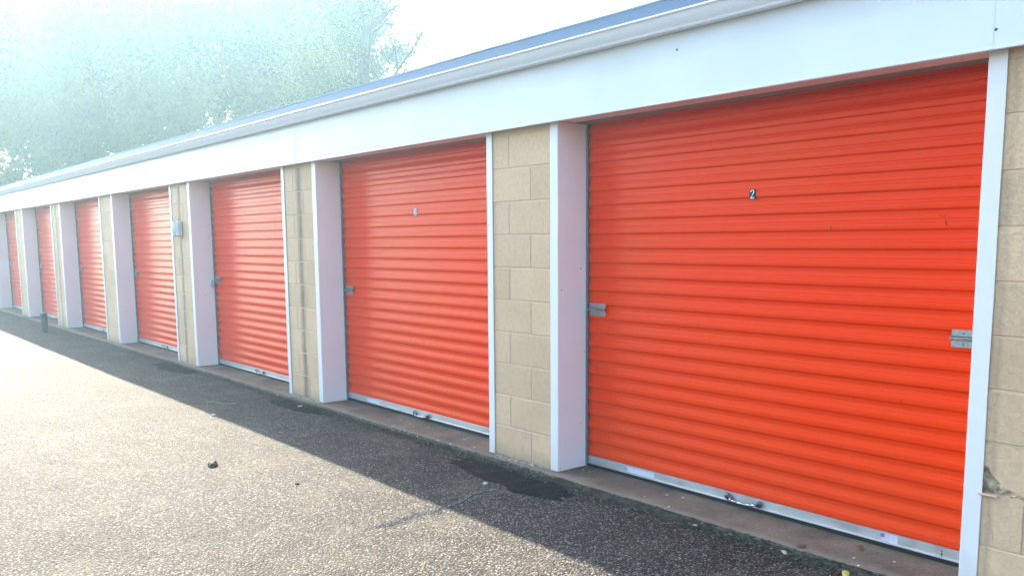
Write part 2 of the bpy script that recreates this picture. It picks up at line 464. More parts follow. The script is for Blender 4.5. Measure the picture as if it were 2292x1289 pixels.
# block meshes shared between piers: four kinds
RH = 0.2
def block_mesh(w_, z_h=RH, seed=0, slope=.004):
    bm = bmesh.new(); j = .0035
    box(bm, j, w_ - j, 0.004, .14, j, z_h - j, bev=.0035)
    me = bpy.data.meshes.new('block'); bm.to_mesh(me); bm.free(); me.materials.append(M_BLOCK)
    return me
bmE1, bmE2, bmO1, bmO2 = block_mesh(.415), block_mesh(.245), block_mesh(.215), block_mesh(.445)
TOPZ = 2.033

# corner trims (front flange and jamb face)
def trim_mesh(right, wob_seed, wfl=.06):
    bm = bmesh.new()
    n = 26
    zs = [0.004 + (TOPZ - .008) * k / n for k in range(n + 1)]
    def xo(z, s_): return .0018 * nz(z * 3, wob_seed + s_) + (.006 * max(0, .25 - z) / .25 * nz(wob_seed, 3.3) if True else 0)
    prev = None
    sg = 1 if right else -1
    for z in zs:
        o1 = xo(z, 0); o2 = xo(z, 5)
        # corner at local x=0; flange extends to -sg*wfl
        pts = [(-sg * wfl + o2, .001, z), (-sg * wfl + o2, -.004, z), (o1 - sg * .002, -.004 + o1 * .5, z), (o1 + sg * .001, -.001, z), (o1 * .6 + sg * .001, JD + .02, z), (-sg * .004, JD + .02, z)]
        p = [bm.verts.new(q) for q in pts]
        if prev:
            for k in range(5):
                f = bm.faces.new((prev[k], prev[k + 1], p[k + 1], p[k])); f.material_index = 1 if k >= 3 else 0
        else:
            bm.faces.new(p)
        prev = p
    bmesh.ops.recalc_face_normals(bm, faces=bm.faces)
    return bm

def chipped_block(parent, x0, wdt, z0):
    """block with a broken lower left corner, modelled as relief"""
    bm = bmesh.new(); nx, nzv = 60, 44; j = .0035
    g_ = []
    for b in range(nzv + 1):
        row = []
        for a in range(nx + 1):
            x = j + (wdt - 2 * j) * (a / nx) ** 1.5; z = j + (RH - 2 * j) * b / nzv
            # broken area: near x<.30, z< .09 - .5x
            lim = .10 * math.exp(-max(0, x - .075) / .06) + .024 * math.exp(-x / .16) + .012 * nz(x * 22, 1.5) + .006 * nz(x * 70, 4)
            t = max(0., min(1., (lim - z) / .012))
            dep = t * (.008 + .014 * math.exp(-(x - .07) / .05 if x > .07 else 0) * (1 - z / .12) + .012 * nz(x * 40, z * 40, 2) + .006 * nz(x * 120, z * 120, 3))
            row.append(bm.verts.new((x, .004 + max(0, dep), z)))
        g_.append(row)
    for b in range(nzv):
        for a in range(nx):
            f = bm.faces.new((g_[b][a], g_[b][a + 1], g_[b + 1][a + 1], g_[b + 1][a]))
            f.material_index = 1 if sum(v_.co.y for v_ in f.verts) / 4 > .010 else 0
    o = meshobj('block', bm, parent=parent, loc=(x0, 0, z0), mats=[M_BLOCK, M_BROKEN])
    o['label'] = 'broken block'
    return o
def cracked_block(parent, x0, wdt, z0):
    bm = bmesh.new(); nx, nzv = 70, 34; j = .0035
    g_ = []
    for b in range(nzv + 1):
        row = []
        for a in range(nx + 1):
            x = j + (wdt - 2 * j) * (a / nx) ** 1.6; z = j + (RH - 2 * j) * b / nzv
            xc = .075 + .045 * (1 - z / RH) ** .8 + .006 * nz(z * 30, 2)
            dep = .0028 * max(0, 1 - abs(x - xc) / .0035)
            row.append(bm.verts.new((x, .004 + dep, z)))
        g_.append(row)
    for b in range(nzv):
        for a in range(nx):
            bm.faces.new((g_[b][a], g_[b][a + 1], g_[b + 1][a + 1], g_[b + 1][a]))
    o = meshobj('block', bm, M_BLOCK, parent=parent, loc=(x0, 0, z0)); o['label'] = 'cracked block'
    return o

for i in range(-1, 11):
    xr = pier_right(i); xl = xr - PW
    bm = bmesh.new()
    if i == 0:
        box(bm, xl + .004, xr - .004, .0075, 1.0, -.02, .4034)
        box(bm, xl + .004, xr - .004, .075, 1.0, .4036, .5964)
        box(bm, xl + .2116, xl + .2184, .0075, .0748, .4036, .5964)
        box(bm, xl + .004, xr - .004, .0075, 1.0, .5966, TOPZ)
    else:
        box(bm, xl + .004, xr - .004, .0075, 1.0, -.02, TOPZ)
    pr = meshobj('block_pier', bm, M_MORT, parent=B)
    for r in range(10):
        z0 = r * RH
        if r % 2 == 0: parts = ((bmE1, 0, .415), (bmE2, .415, .245))
        else: parts = ((bmO1, 0, .215), (bmO2, .215, .445))
        for q, (me, off, wd) in enumerate(parts):
            if i == 0 and r == 2 and q == 0: chipped_block(pr, xl + off, wd, z0); continue
            if i == 0 and r == 1 and q == 0: cracked_block(pr, xl + off, wd, z0); continue
            inst('block', me, pr, (xl + off, 0.0003 * ((r * 7 + q * 3) % 5 - 2), z0))
    if i == 0:
        bm = bmesh.new(); box(bm, xl + .055, xl + .125, -.012, .02, .397, .405, bev=.002)
        meshobj('mortar_ledge', bm, M_MORT, parent=pr)
    # trims
    bmr = trim_mesh(True, i * 2.3 + .4, .064)
    meshobj('corner_trim', bmr, parent=pr, loc=(xr, 0, 0), mats=[M_WHITE, M_JAMB])
    bml = trim_mesh(False, i * 1.7 + 9.1, .066 if i == 0 else .056)
    meshobj('corner_trim', bml, parent=pr, loc=(xl, 0, 0), mats=[M_WHITE, M_JAMB])
    # rough footing showing under the blocks
    bm = bmesh.new(); prev = None; n = 44
    for k in range(n + 1):
        x = xl + .05 + (PW - .10) * k / n
        pr_ = .030 + .016 * nz(x * 9, 2) + .008 * nz(x * 40, 6)
        p = [bm.verts.new(q) for q in ((x, .02, .004 + .004 * nz(x * 30, 8)), (x, -.004, .003 + .004 * nz(x * 30, 3)), (x, -pr_, -.006 + .005 * nz(x * 25, 7)), (x, -pr_ - .03, -.05))]
        if prev:
            for q in range(3): bm.faces.new((prev[q], prev[q + 1], p[q + 1], p[q]))
        prev = p
    bmesh.ops.recalc_face_normals(bm, faces=bm.faces)
    meshobj('footing', bm, M_FOOT, parent=pr)

# doors ------------------------------------------------------------
PITCH_R = 0.0827
Z_SL0 = 0.0705
OPW = PER - PW
CW = OPW - .016
def slat_mesh():
    # profile of one corrugation from groove to groove, y towards the building, rounded folds
    D_ = .0105
    P = [(D_, 0.0), (D_, .0018), (.0092, .0034), (.0014, .0064), (.0002, .0076), (0., .0092), (0., .0335)]
    # two small soft steps on the upper shoulder with a flat band between them
    def step(y0, z0, dy, hz):
        for k in range(1, 9):
            t = k / 8
            P.append((y0 + dy * (t * t * (3 - 2 * t)), z0 + hz * t))
    step(0., .0335, .0040, .0042)
    P.append((.0040, .0455))
    step(.0040, .0455, D_ - .0040, .0045)
    P += [(D_, .0700), (D_, PITCH_R)]
    bm = bmesh.new()
    nseg = 5
    cols = [[bm.verts.new((CW * k / nseg, y, z)) for y, z in P] for k in range(nseg + 1)]
    for k in range(nseg):
        for q in range(len(P) - 1): bm.faces.new((cols[k][q], cols[k + 1][q], cols[k + 1][q + 1], cols[k][q + 1]))
    me = bpy.data.meshes.new('slat'); bm.to_mesh(me); bm.free(); me.materials.append(M_OR)
    for p in me.polygons: p.use_smooth = True
    return me
SLAT = slat_mesh()

def bar_mesh():
    bm = bmesh.new()
    prof = [(.0115, .0705), (.002, .0695), (-.002, .0670), (-.002, .0295), (-.004, .0285), (-.010, .0275), (-.012, .0260), (-.012, .0240), (-.0105, .0225), (-.002, .0215), (-.001, .0180), (.012, .0175), (.012, .0705)]
    extrude_profile(bm, prof, 0, CW, closed=True)
    bmesh.ops.recalc_face_normals(bm, faces=bm.faces)
    me = bpy.data.meshes.new('bottom_bar'); bm.to_mesh(me); bm.free(); me.materials.append(M_ALU); return me
BAR = bar_mesh()
def seal_mesh():
    bm = bmesh.new(); box(bm, 0, CW, -.001, .012, .002, .0175, bev=.002)
    me = bpy.data.meshes.new('rubber_seal'); bm.to_mesh(me); bm.free(); me.materials.append(M_RUB); return me
SEAL = seal_mesh()

def latch_mesh(wd=.138, flip=False):
    bm = bmesh.new()
    # flat plate with upper and lower flanges, raised hollow keeper and slide bolt
    box(bm, 0, wd, -.0045, -.0015, .046, .074, bev=.0008)
    box(bm, 0, wd, -.0045, -.0015, 0, .028, bev=.0008)
    box(bm, .0005, wd - .0005, -.0014, .0, .0275, .0465, mi=1)  # dark backing strip standing in for shadow lines between flanges and keeper
    box(bm, 0, wd, -.014, -.0105, .0305, .0435, bev=.001)
    box(bm, 0, wd, -.0165, -.0142, .0350, .0385, mi=1)
    box(bm, wd - .008 if not flip else 0.0, wd if not flip else .005, -.019, -.003, .0285, .0455, bev=.001)
    box(bm, .004, wd * .55, -.023, -.0168, .0355, .0400, bev=.0012)
    for zc in (.060, .014):
        for xc in ((wd * .66,) if wd > .1 else (wd * .45,)):
            cyl(bm, (xc, -.0045, zc), (xc, -.0085, zc), .0052, .0038, 12)
    me = bpy.data.meshes.new('latch'); bm.to_mesh(me); bm.free(); me.materials.append(M_STEEL); me.materials.append(M_DKSTEEL); return me
LATCH = latch_mesh(); LATCH_R = latch_mesh(.10, True)
def handle_mesh():
    bm = bmesh.new()
    L = .185
    for s_, x in ((1, 0), (-1, L)):
        # lobed end plate
        n = 16; ring = []
        pts = []
        for k in range(n):
            t = 2 * math.pi * k / n
            px = .020 * math.cos(t); pz = .019 * math.sin(t)
            if px * s_ > .006: px *= 1.9; pz = pz * .55 - .003
            pts.append((x + px, pz))
        f0 = [bm.verts.new((a, -.004, b)) for a, b in pts]; f1 = [bm.verts.new((x + (a - x) * .82, -.011, b * .82)) for a, b in pts]
        for k in range(n): bm.faces.new((f0[k], f0[(k + 1) % n], f1[(k + 1) % n], f1[k]))
        bm.faces.new(f1)
        cyl(bm, (x, -.011, .002), (x, -.018, .002), .008, .005, 12)
    # arched grip
    pts = [(.012, -.010, -.006), (.03, -.020, -.010), (.06, -.026, -.012), (L - .06, -.026, -.012), (L - .03, -.020, -.010), (L - .012, -.010, -.006)]
    nf_ = len(bm.faces); tube(bm, pts, .0065, 10)
    bm.faces.ensure_lookup_table()
    for f in bm.faces[nf_:]: f.material_index = 1
    bmesh.ops.recalc_face_normals(bm, faces=bm.faces)
    me = bpy.data.meshes.new('lift_handle'); bm.to_mesh(me); bm.free(); me.materials.append(M_DKSTEEL); me.materials.append(M_GRIP)
    for p in me.polygons: p.use_smooth = True
    return me
HANDLE = handle_mesh()

def poly(bm, pts, y, mi=0):
    f = bm.faces.new([bm.verts.new((a, y, b)) for a, b in pts]); f.material_index = mi; return f
def rect(bm, x0, x1, z0, z1, y, mi=0): return poly(bm, [(x0, z0), (x1, z0), (x1, z1), (x0, z1)], y, mi)

def stroke(bm, pts, wd, y, mi=1):
    """flat stroke with varying width: pts (x,z,w)"""
    L_, R_ = [], []
    for k, (x, z, w_) in enumerate(pts):
        a = pts[max(0, k - 1)]; b = pts[min(len(pts) - 1, k + 1)]
        d = Vector((b[0] - a[0], b[1] - a[1])).normalized(); nrm = Vector((-d.y, d.x)) * w_ * wd * .5
        L_.append(bm.verts.new((x + nrm.x, y, z + nrm.y))); R_.append(bm.verts.new((x - nrm.x, y, z - nrm.y)))
    for k in range(len(pts) - 1):
        f = bm.faces.new((R_[k], R_[k + 1], L_[k + 1], L_[k])); f.material_index = mi

def plate(parent, x0, z0, digit, W_=.036, H_=.048):
    bm = bmesh.new()
    box(bm, 0, W_, -.0035, -.0005, 0, H_, bev=.0006, mi=0)
    y = -.0042
    if digit == '2':
        poly(bm, [(W_ * (.27 + .10 * math.cos(t)), H_ * (.80 + .075 * math.sin(t))) for t in [2 * math.pi * k / 12 for k in range(12)]], y, 1)
        stroke(bm, [(W_ * .20, H_ * .84, .8), (W_ * .33, H_ * .91, .9), (W_ * .52, H_ * .93, 1.0), (W_ * .70, H_ * .88, 1.5), (W_ * .74, H_ * .76, 2.0), (W_ * .66, H_ * .60, 1.8), (W_ * .50, H_ * .40, 1.2), (W_ * .26, H_ * .16, .9)], .0030, y - .0002)
        stroke(bm, [(W_ * .20, H_ * .12, 1.3), (W_ * .45, H_ * .14, 1.6), (W_ * .70, H_ * .11, 1.6), (W_ * .80, H_ * .24, .6)], .0038, y - .0004)
    else:
        stroke(bm, [(W_ * .5, H_ * .1, 1.6), (W_ * .5, H_ * .9, 1.6)], .0042, y - .0002)
        stroke(bm, [(W_ * .28, H_ * .10, 1), (W_ * .72, H_ * .10, 1)], .0035, y - .0004)
        stroke(bm, [(W_ * .30, H_ * .80, 1), (W_ * .5, H_ * .9, 1)], .0035, y - .0004)
    for f in bm.faces: 
        pass
    bmesh.ops.recalc_face_normals(bm, faces=[f for f in bm.faces if f.material_index == 0])
    return meshobj('number_plate', bm, parent=parent, loc=(x0, JD, z0), mats=[M_BLACK if digit == '2' else M_GREYP, M_WPRINT if digit == '2' else M_DKSTEEL])

def flag_sticker(parent, x0, z0, s_=1.0):
    bm = bmesh.new()
    W_, H_ = .042 * s_, .032 * s_
    rect(bm, 0, .078 * s_, -.004 * s_, H_ + .001, -.0024, 3)
    for k in range(13):
        rect(bm, 0, W_, H_ * k / 13, H_ * (k + 1) / 13, -.0027, 1 if k % 2 == 0 else 3)
    rect(bm, 0, W_ * .42, H_ * 6 / 13, H_, -.0030, 0)
    for r_ in range(3):
        for c_ in range(4):
            cx = W_ * .42 * (c_ + .5) / 4; cz = H_ * (6 / 13 + (7 / 13) * (r_ + .5) / 3)
            rect(bm, cx - .0006, cx + .0006, cz - .0006, cz + .0006, -.0032, 3)
    for k in range(6):
        rect(bm, W_ + .005, W_ + (.030 if k % 3 else .022) * s_, H_ * (.12 + k * .14), H_ * (.12 + k * .14) + .0016, -.0027, 2)
    return meshobj('flag_sticker', bm, parent=parent, loc=(x0, JD - .0006, z0), mats=[M_BLUEP, M_PINKP, M_PALEP, M_GREYP])

for i in range(0, 10):
    # door i+1 lies between pier i (right) and pier i+1 (left)
    xl = pier_right(i + 1); x0 = xl + .008
    bm = bmesh.new()
    # guides each side and the dark space behind the curtain
    box(bm, xl + .0025, xl + .016, JD - .016, JD - .0125, .0, TOPZ)
    box(bm, xl + OPW - .016, xl + OPW - .0025, JD - .016, JD - .0125, .0, TOPZ)
    box(bm, xl + .0025, xl + .006, JD - .0124, JD + .05, .0, TOPZ)
    box(bm, xl + OPW - .006, xl + OPW - .0025, JD - .0124, JD + .05, .0, TOPZ)
    box(bm, xl + .0185, xl + OPW - .0185, JD + .03, JD + .04, .0, TOPZ)
    D = meshobj('roller_door', bm, M_GUIDE, parent=B)
    for k in range(24):
        o = inst('slat', SLAT, D, (x0, JD + .0005 * math.sin(k * 1.7 + i), Z_SL0 + k * PITCH_R))
        o.rotation_euler = (random.gauss(0, .004), random.gauss(0, .0002), 0)
    lift = .006 if i == 1 else 0
    inst('bottom_bar', BAR, D, (x0, JD, lift)); inst('rubber_seal', SEAL, D, (x0, JD, 0))
    inst('lift_handle', HANDLE, D, (xl + OPW / 2 - .103 + (.02 if i == 1 else 0), JD - .008, .047))
    inst('latch', LATCH, D, (xl + .017, JD - .001, .922))
    if i < 2: inst('latch', LATCH_R, D, (xl + OPW - .180, JD - .001, .919)) if i == 0 else None
    if i == 0:
        plate(D, -2.604, 1.556, '2')
        flag_sticker(D, -1.862, .0315)
        bm = bmesh.new(); rect(bm, 0, .205, 0, .030, -.0024); meshobj('faded_label', bm, M_GREYP, parent=D, loc=(-3.395, JD - .0006, .031))
        bm = bmesh.new()
        for mx_, mz_, rx_, rz_ in ((-2.162, 1.412, .0022, .010), (-1.650, 1.425, .002, .012), (-1.672, 1.451, .006, .002), (-1.655, 1.452, .004, .0018), (-1.648, 1.418, .003, .003), (-1.485, 1.838, .005, .005), (-1.80, .665, .0015, .008), (-1.76, .63, .004, .0015), (-2.9, .92, .002, .006), (-3.3, 1.31, .003, .002), (-1.60, .115, .003, .002), (-1.585, .12, .002, .002)):
            n_ = 9
            bm.faces.new([bm.verts.new((mx_ + rx_ * math.cos(2 * math.pi * q / n_) * (1 + .4 * math.sin(q * 5.)), JD - .0016, mz_ + rz_ * math.sin(2 * math.pi * q / n_))) for q in range(n_)])
        meshobj('scuff_marks', bm, M_SCUFF, parent=D)
        bm = bmesh.new()
        for zc, r_ in ((.052, .0030), (.040, .0042), (.031, .0032)): cyl(bm, (-1.593, JD - .001, zc), (-1.593, JD - .0026, zc), r_, r_, 12)
        meshobj('bolt_holes', bm, M_BLACK, parent=D)
    if i == 1:
        plate(D, -5.592, 1.560, '1', .034, .048)
        flag_sticker(D, -4.475, .034, .95)
        bm = bmesh.new(); rect(bm, 0, .20, 0, .030, -.0024); meshobj('faded_label', bm, M_GREYP, parent=D, loc=(-6.37, JD - .0006, .034))
    if i in (0, 1): D['label'] = 'roller door numbered 2' if i == 0 else 'roller door numbered 1'

# extra right hand bay edge, not seen: door between pier -1 and pier 0
xl = pier_right(0)
bm = bmesh.new(); box(bm, xl + .003, xl + OPW - .003, JD, JD + .04, 0, TOPZ)
D = meshobj('roller_door', bm, M_GUIDE, parent=B)
for k in range(24): inst('slat', SLAT, D, (xl + .018, JD - .014, Z_SL0 + k * PITCH_R))
inst('bottom_bar', BAR, D, (xl + .018, JD - .014, 0))

# soffit, lintel, fascia, gutter, roof
L0, L1 = X_END_L - .05, X_END_R + .05
bm = bmesh.new(); box(bm, L0, L1, -.050, .125, TOPZ, TOPZ + .02)
meshobj('soffit', bm, M_SOFF, parent=B)
bm = bmesh.new(); box(bm, L0, L1, .125, .3, TOPZ + .004, TOPZ + .06)
meshobj('lintel', bm, M_LINT, parent=B)
# fascia panels: lengths lap at visible joints
joints = [L1, -1.385, -3.93 + .0, -6.93, -9.98, -13.03, -16.08, -19.13, -22.2, -25.2, -28.3, L0]
for k in range(len(joints) - 1):
    a, b = joints[k + 1], joints[k]
    if a < L0 or b <= a: continue
    bm = bmesh.new()
    off = .0016 * (k % 2)
    n = max(4, int((b - a) / .25)); prev = None
    for q in range(n + 1):
        x = a + (b - a) * q / n - (.006 if q == 0 else 0)
        w1 = .0022 * nz(x * 1.3, k * 3.0); w2 = .0018 * nz(x * 1.7, k * 5.0 + 2)
        pts = [(x, -.046, 2.022), (x, -.062 - off, 2.0205), (x, -.066 - off, 2.0235 + w2), (x, -.0640 - off + w1, 2.036), (x, -.062 - off + w2, 2.19), (x, -.062 - off, 2.36), (x, -.046, 2.36)]
        p = [bm.verts.new(v_) for v_ in pts]
        if prev:
            for r in range(6): bm.faces.new((prev[r], prev[r + 1], p[r + 1], p[r]))
        prev = p
    bmesh.ops.recalc_face_normals(bm, faces=bm.faces)
    meshobj('fascia_panel', bm, M_FASC, parent=B)
bm = bmesh.new()
for x, z in ((-2.823, 2.262), (-1.378, 2.09)):
    cyl(bm, (x, -.0635, z), (x, -.0675, z), .0055, .004, 10)
meshobj('fascia_screws', bm, M_DKSTEEL, parent=B)
# gutter: ogee face in lengths with sleeve joints
gprof = [(-.063, 2.345), (-.112, 2.341), (-.119, 2.342), (-.123, 2.346), (-.126, 2.352), (-.131, 2.357), (-.140, 2.366), (-.149, 2.377), (-.157, 2.389), (-.163, 2.401), (-.176, 2.404), (-.178, 2.410), (-.172, 2.413), (-.164, 2.411), (-.158, 2.398), (-.118, 2.350), (-.067, 2.349), (-.067, 2.42), (-.063, 2.42)]
gj = [L1, -.9, -3.975, -7.02, -10.07, -13.12, -16.17, -19.2, -22.3, -25.3, -28.4, L0]
for k in range(len(gj) - 1):
    a, b = gj[k + 1], gj[k]
    if b <= a: continue
    bm = bmesh.new(); sc_ = .0012 * (k % 2)
    extrude_profile(bm, [(y - sc_, z - sc_) for y, z in gprof], a - .03, b, closed=True)
    bmesh.ops.recalc_face_normals(bm, faces=bm.faces)
    meshobj('gutter', bm, M_GUT, parent=B)
# vertical roof edge with light lip, low roof behind
bm = bmesh.new(); extrude_profile(bm, [(-.040, 2.36), (-.044, 2.512), (-.030, 2.512), (-.030, 2.36)], L0, L1, closed=True)
bmesh.ops.recalc_face_normals(bm, faces=bm.faces)
meshobj('roof_edge', bm, M_ROOFE, parent=B)
bm = bmesh.new(); n = 260; prev = None
for k in range(n + 1):
    x = L0 + (L1 - L0) * k / n; w1 = .004 * nz(x * .8, 3.3) + .002 * nz(x * 4, 1.3)
    p = [bm.verts.new(q) for q in ((x, -.047, 2.5125 + w1), (x, -.049, 2.521 + w1), (x, -.036, 2.523 + w1), (x, .10, 2.512))]
    if prev:
        for r in range(3): bm.faces.new((prev[r], prev[r + 1], p[r + 1], p[r]))
    prev = p
bmesh.ops.recalc_face_normals(bm, faces=bm.faces)
meshobj('roof_lip', bm, M_ROOFL, parent=B)
bm = bmesh.new()
for prof in ([(.10, 2.505), (4.0, 2.80), (8.0, 2.505), (8.0, 2.40), (4.0, 2.60), (.10, 2.40)],):
    extrude_profile(bm, prof, L0, L1, closed=True)
bmesh.ops.recalc_face_normals(bm, faces=bm.faces)
meshobj('roof', bm, M_ROOF, parent=B)
# side, back walls
bm = bmesh.new()
box(bm, X_END_L, X_END_L + .2, 1.0, 7.8, -.02, 2.42); box(bm, X_END_R - .2, X_END_R, 1.0, 7.8, -.02, 2.42); box(bm, X_END_L + .2, X_END_R - .2, 7.6, 7.8, -.02, 2.42)
meshobj('wall', bm, M_BLOCK, parent=B)

# ------------------------------------------------------------------ things
# wall lamp on the third pier
lx = pier_right(3) - .33
lamp = bpy.data.objects.new('wall_lamp', None); COL.objects.link(lamp); lamp.location = (lx, 0, 1.525)
tag(lamp, 'small white and grey outdoor lamp on the beige pier with a faint stain below it', 'lamp')
bm = bmesh.new(); box(bm, -.045, .055, -.055, .006, -.085, .085, bev=.014); meshobj('lamp_housing', bm, M_LAMPB, lamp)
bm = bmesh.new()
n = 14
for k in range(n):
    t0, t1 = math.pi * (k / n - .5), math.pi * ((k + 1) / n - .5)
    cyl(bm, (-.052 - .045 * math.cos(t0), -.055, .082 * math.sin(t0)), (-.052 - .045 * math.cos(t1), -.055, .082 * math.sin(t1)), .011, .011, 8)
cyl(bm, (-.052, -.055, -.082), (-.052, -.055, .082), .011, .011, 8)
meshobj('wire_guard', bm, M_LAMPG, lamp, smooth=True)
bm = bmesh.new(); bmesh.ops.create_uvsphere(bm, u_segments=16, v_segments=10, radius=1)
for v_ in bm.verts: v_.co = Vector((v_.co.x * .035 - .055, v_.co.y * .035 - .05, v_.co.z * .06))
meshobj('lamp_glass', bm, M_LAMPG, lamp, smooth=True)
bm = bmesh.new(); cyl(bm, (-.02, -.02, .085), (-.02, -.02, .115), .012, .012, 10); meshobj('conduit_stub', bm, M_LAMPB, lamp)

# padlock on the latch of the third door
px = pier_right(3) + .03
pl = bpy.data.objects.new('padlock', None); COL.objects.link(pl); pl.location = (px + .012, JD - .05, .93); pl.rotation_euler = (0, R(18), 0)
tag(pl, 'small pale metal padlock hanging open from the latch of a roller door', 'padlock')
bm = bmesh.new(); box(bm, -.022, .022, -.011, .011, -.055, -.018, bev=.004); meshobj('lock_body', bm, M_BRASS, pl)
bm = bmesh.new()
pts = [(.016 * math.cos(t), 0, .012 + .016 * math.sin(t)) for t in [math.pi * k / 10 for k in range(11)]]
tube(bm, [(.016, 0, -.02)] + pts + [(-.016, 0, -.02)], .0042, 8); meshobj('shackle', bm, M_STEEL, pl, smooth=True)

# short dark post
post = bpy.data.objects.new('bollard', None); COL.objects.link(post); post.location = (-15.56, -.36, GZ)
tag(post, 'short dark metal post standing in the asphalt before a far door', 'bollard')
bm = bmesh.new(); cyl(bm, (0, 0, -.02), (0, 0, .285), .052, .050, 24); meshobj('pipe', bm, M_POST, post, smooth=False)
bm = bmesh.new(); cyl(bm, (0, 0, .285), (0, 0, .300), .060, .056, 24); cyl(bm, (0, 0, .2995), (0, 0, .309), .056, .030, 24, cap=True); meshobj('cap', bm, M_POST, post)

def rock(name, x, y, r_, m_, label, cat='stone', flat=.7, seed=0, zoff=None):
    bm = bmesh.new(); bmesh.ops.create_icosphere(bm, subdivisions=2, radius=1)
    for v_ in bm.verts:
        q = 1 + .45 * nz(v_.co.x * 1.4 + seed, v_.co.y * 1.4, v_.co.z * 1.4 + seed)
        v_.co = Vector((v_.co.x * r_ * 1.3 * q, v_.co.y * r_ * q, v_.co.z * r_ * flat * q))
    z = surf_z(x, y) + r_ * flat * .55 if zoff is None else zoff + r_ * flat * .5
    o = meshobj(name, bm, m_, loc=(x, y, z)); o.rotation_euler = (0, 0, seed * 1.3)
    return tag(o, label, cat)
rock('stone', -5.36, -1.47, .030, M_STONE, 'lone dark angular stone lying on the sunlit asphalt', seed=2)
rock('pebble', -3.92, -.405, .014, M_CHIP, 'pale pebble at the end of the asphalt seam by the dark patch', 'pebble', seed=4)
rock('pebble', -6.95, -.86, .016, M_CHIP, 'pale pebble on the line between shadow and sunlight', 'pebble', seed=6)
rock('pebble', -6.86, -.145, .020, M_CHIP, 'pale pebble lying on the dark patch below the stained pier', 'pebble', seed=9, flat=.35)
rock('pebble', -4.62, -1.25, .012, M_STONE, 'small brown pebble on the sunlit asphalt near the shadow', 'pebble', seed=12)

def leaf(x, y, L_, W_, rot, m_, label, z=None, curl=.25, name='fallen_leaf'):
    bm = bmesh.new(); n = 8; prev = None
    for k in range(n + 1):
        t = k / n; wd = W_ * .5 * math.sin(math.pi * t) ** .7 * (1 + .12 * math.sin(k * 2.3)); lx_ = (t - .5) * L_
        zc = curl * L_ * .18 * (math.sin(t * 5) + 1)
        p = [bm.verts.new((lx_, -wd, zc + wd * curl)), bm.verts.new((lx_, 0, zc)), bm.verts.new((lx_, wd, zc + wd * curl * .6))]
        if prev:
            for r in range(2): bm.faces.new((prev[r], prev[r + 1], p[r + 1], p[r]))
        prev = p
    bmesh.ops.remove_doubles(bm, verts=bm.verts, dist=1e-5)
    r_ = bmesh.ops.solidify(bm, geom=bm.faces[:], thickness=.0008)
    o = meshobj(name, bm, m_, smooth=True, loc=(x, y, (surf_z(x, y) + .006) if z is None else z)); o.rotation_euler = (0, 0, R(rot))
    return tag(o, label, 'leaf')
leaf(-1.80, -.165, .085, .030, -62, M_LY, 'yellow curled leaf on the dark moss beside the threshold', z=-.012)
leaf(-2.60, -.14, .026, .022, 10, M_LP, 'small round pale leaf on the mossy edge of the asphalt', z=-.008, curl=.08)
leaf(-2.09, -.035, .050, .040, 40, M_LR, 'round reddish brown leaf on the worn threshold edge', z=.002, curl=.04)
leaf(-1.905, .13, .060, .030, -35, M_LB, 'curled light brown leaf close under the aluminium door bar', z=.003, curl=.35)
leaf(-2.11, -.135, .050, .022, -40, M_LP, 'pale dry leaf on the moss strip before the big orange door', z=-.010, curl=.2)
leaf(-4.78, .075, .034, .016, 30, M_LP, 'tiny pale leaf on the threshold of the door numbered 1', z=.003, curl=.2)
leaf(-8.7, -1.75, .045, .030, 15, M_LY, 'small yellowish leaf out on the sunlit asphalt')
# straw
bm = bmesh.new()
pts = [(-7.56 + .026 * k, -.70 + .018 * k + .016 * math.sin(k * .5), surf_z(-7.5, -.65) + .008 + .004 * math.sin(k * .8)) for k in range(11)]
tube(bm, pts, .0028, 5)
tag(meshobj('straw', bm, M_STRAW), 'dry bent straw lying on the shaded asphalt', 'straw')

# crumbs and grit along the edge and loose chips over the asphalt (uncountable)
def scatter(name, n, fx, m_, label, cat):
    vs_, fs = [], []
    base = np.array([(1, 0, -.3), (-.5, .87, -.3), (-.5, -.87, -.3), (0, 0, .8)])
    for k in range(n):
        x, y, z, s_ = fx()
        a = random.random() * 6.28; ca, sa = math.cos(a), math.sin(a)
        b0 = len(vs_)
        st = (.6 + random.random() * .9, .6 + random.random() * .9, .4 + random.random() * .6)
        for q in base:
            qx, qy, qz = q[0] * st[0] * s_, q[1] * st[1] * s_, q[2] * st[2] * s_
            vs_.append((x + ca * qx - sa * qy, y + sa * qx + ca * qy, z + qz))
        fs += [(b0, b0 + 1, b0 + 3), (b0 + 1, b0 + 2, b0 + 3), (b0 + 2, b0, b0 + 3), (b0, b0 + 2, b0 + 1)]
    me = bpy.data.meshes.new(name); me.from_pydata(vs_, [], fs); me.materials.append(m_)
    o = bpy.data.objects.new(name, me); COL.objects.link(o)
    return tag(o, label, cat, kind='stuff')
def f_edge():
    x = random.choice((random.uniform(-6.6, -.9), random.uniform(-3.8, -1.2), random.uniform(-12, -1)))
    y = edge_y(x) - abs(random.gauss(0, .045)) + .012
    return x, y, (surf_z(x, y) + .008 if y < edge_y(x) else -.010), random.uniform(.0015, .0035) + .006 * random.random() ** 3
scatter('edge_grit', 14000, f_edge, M_CRUMB, 'dark grit and moss crumbs along the threshold edge', 'grit')
def f_chip():
    d = random.random() ** 1.6 * 9 + .6
    x = -1.2 - d; y = -random.uniform(.12, 1.2) - random.random() ** 2 * d * .7
    return x, y, surf_z(x, y) + .001, random.uniform(.0018, .0042)
scatter('asphalt_grit', 9000, f_chip, M_SEAM, 'loose pale grit lying over the asphalt', 'grit')
def f_seam():
    y = random.uniform(-1.3, -.42); d = abs(random.gauss(0, .022)) + .004
    x = seam_x(y) - d + (random.random() < .12) * .05
    return x, y, surf_z(x, y) + .002, random.uniform(.002, .0052)
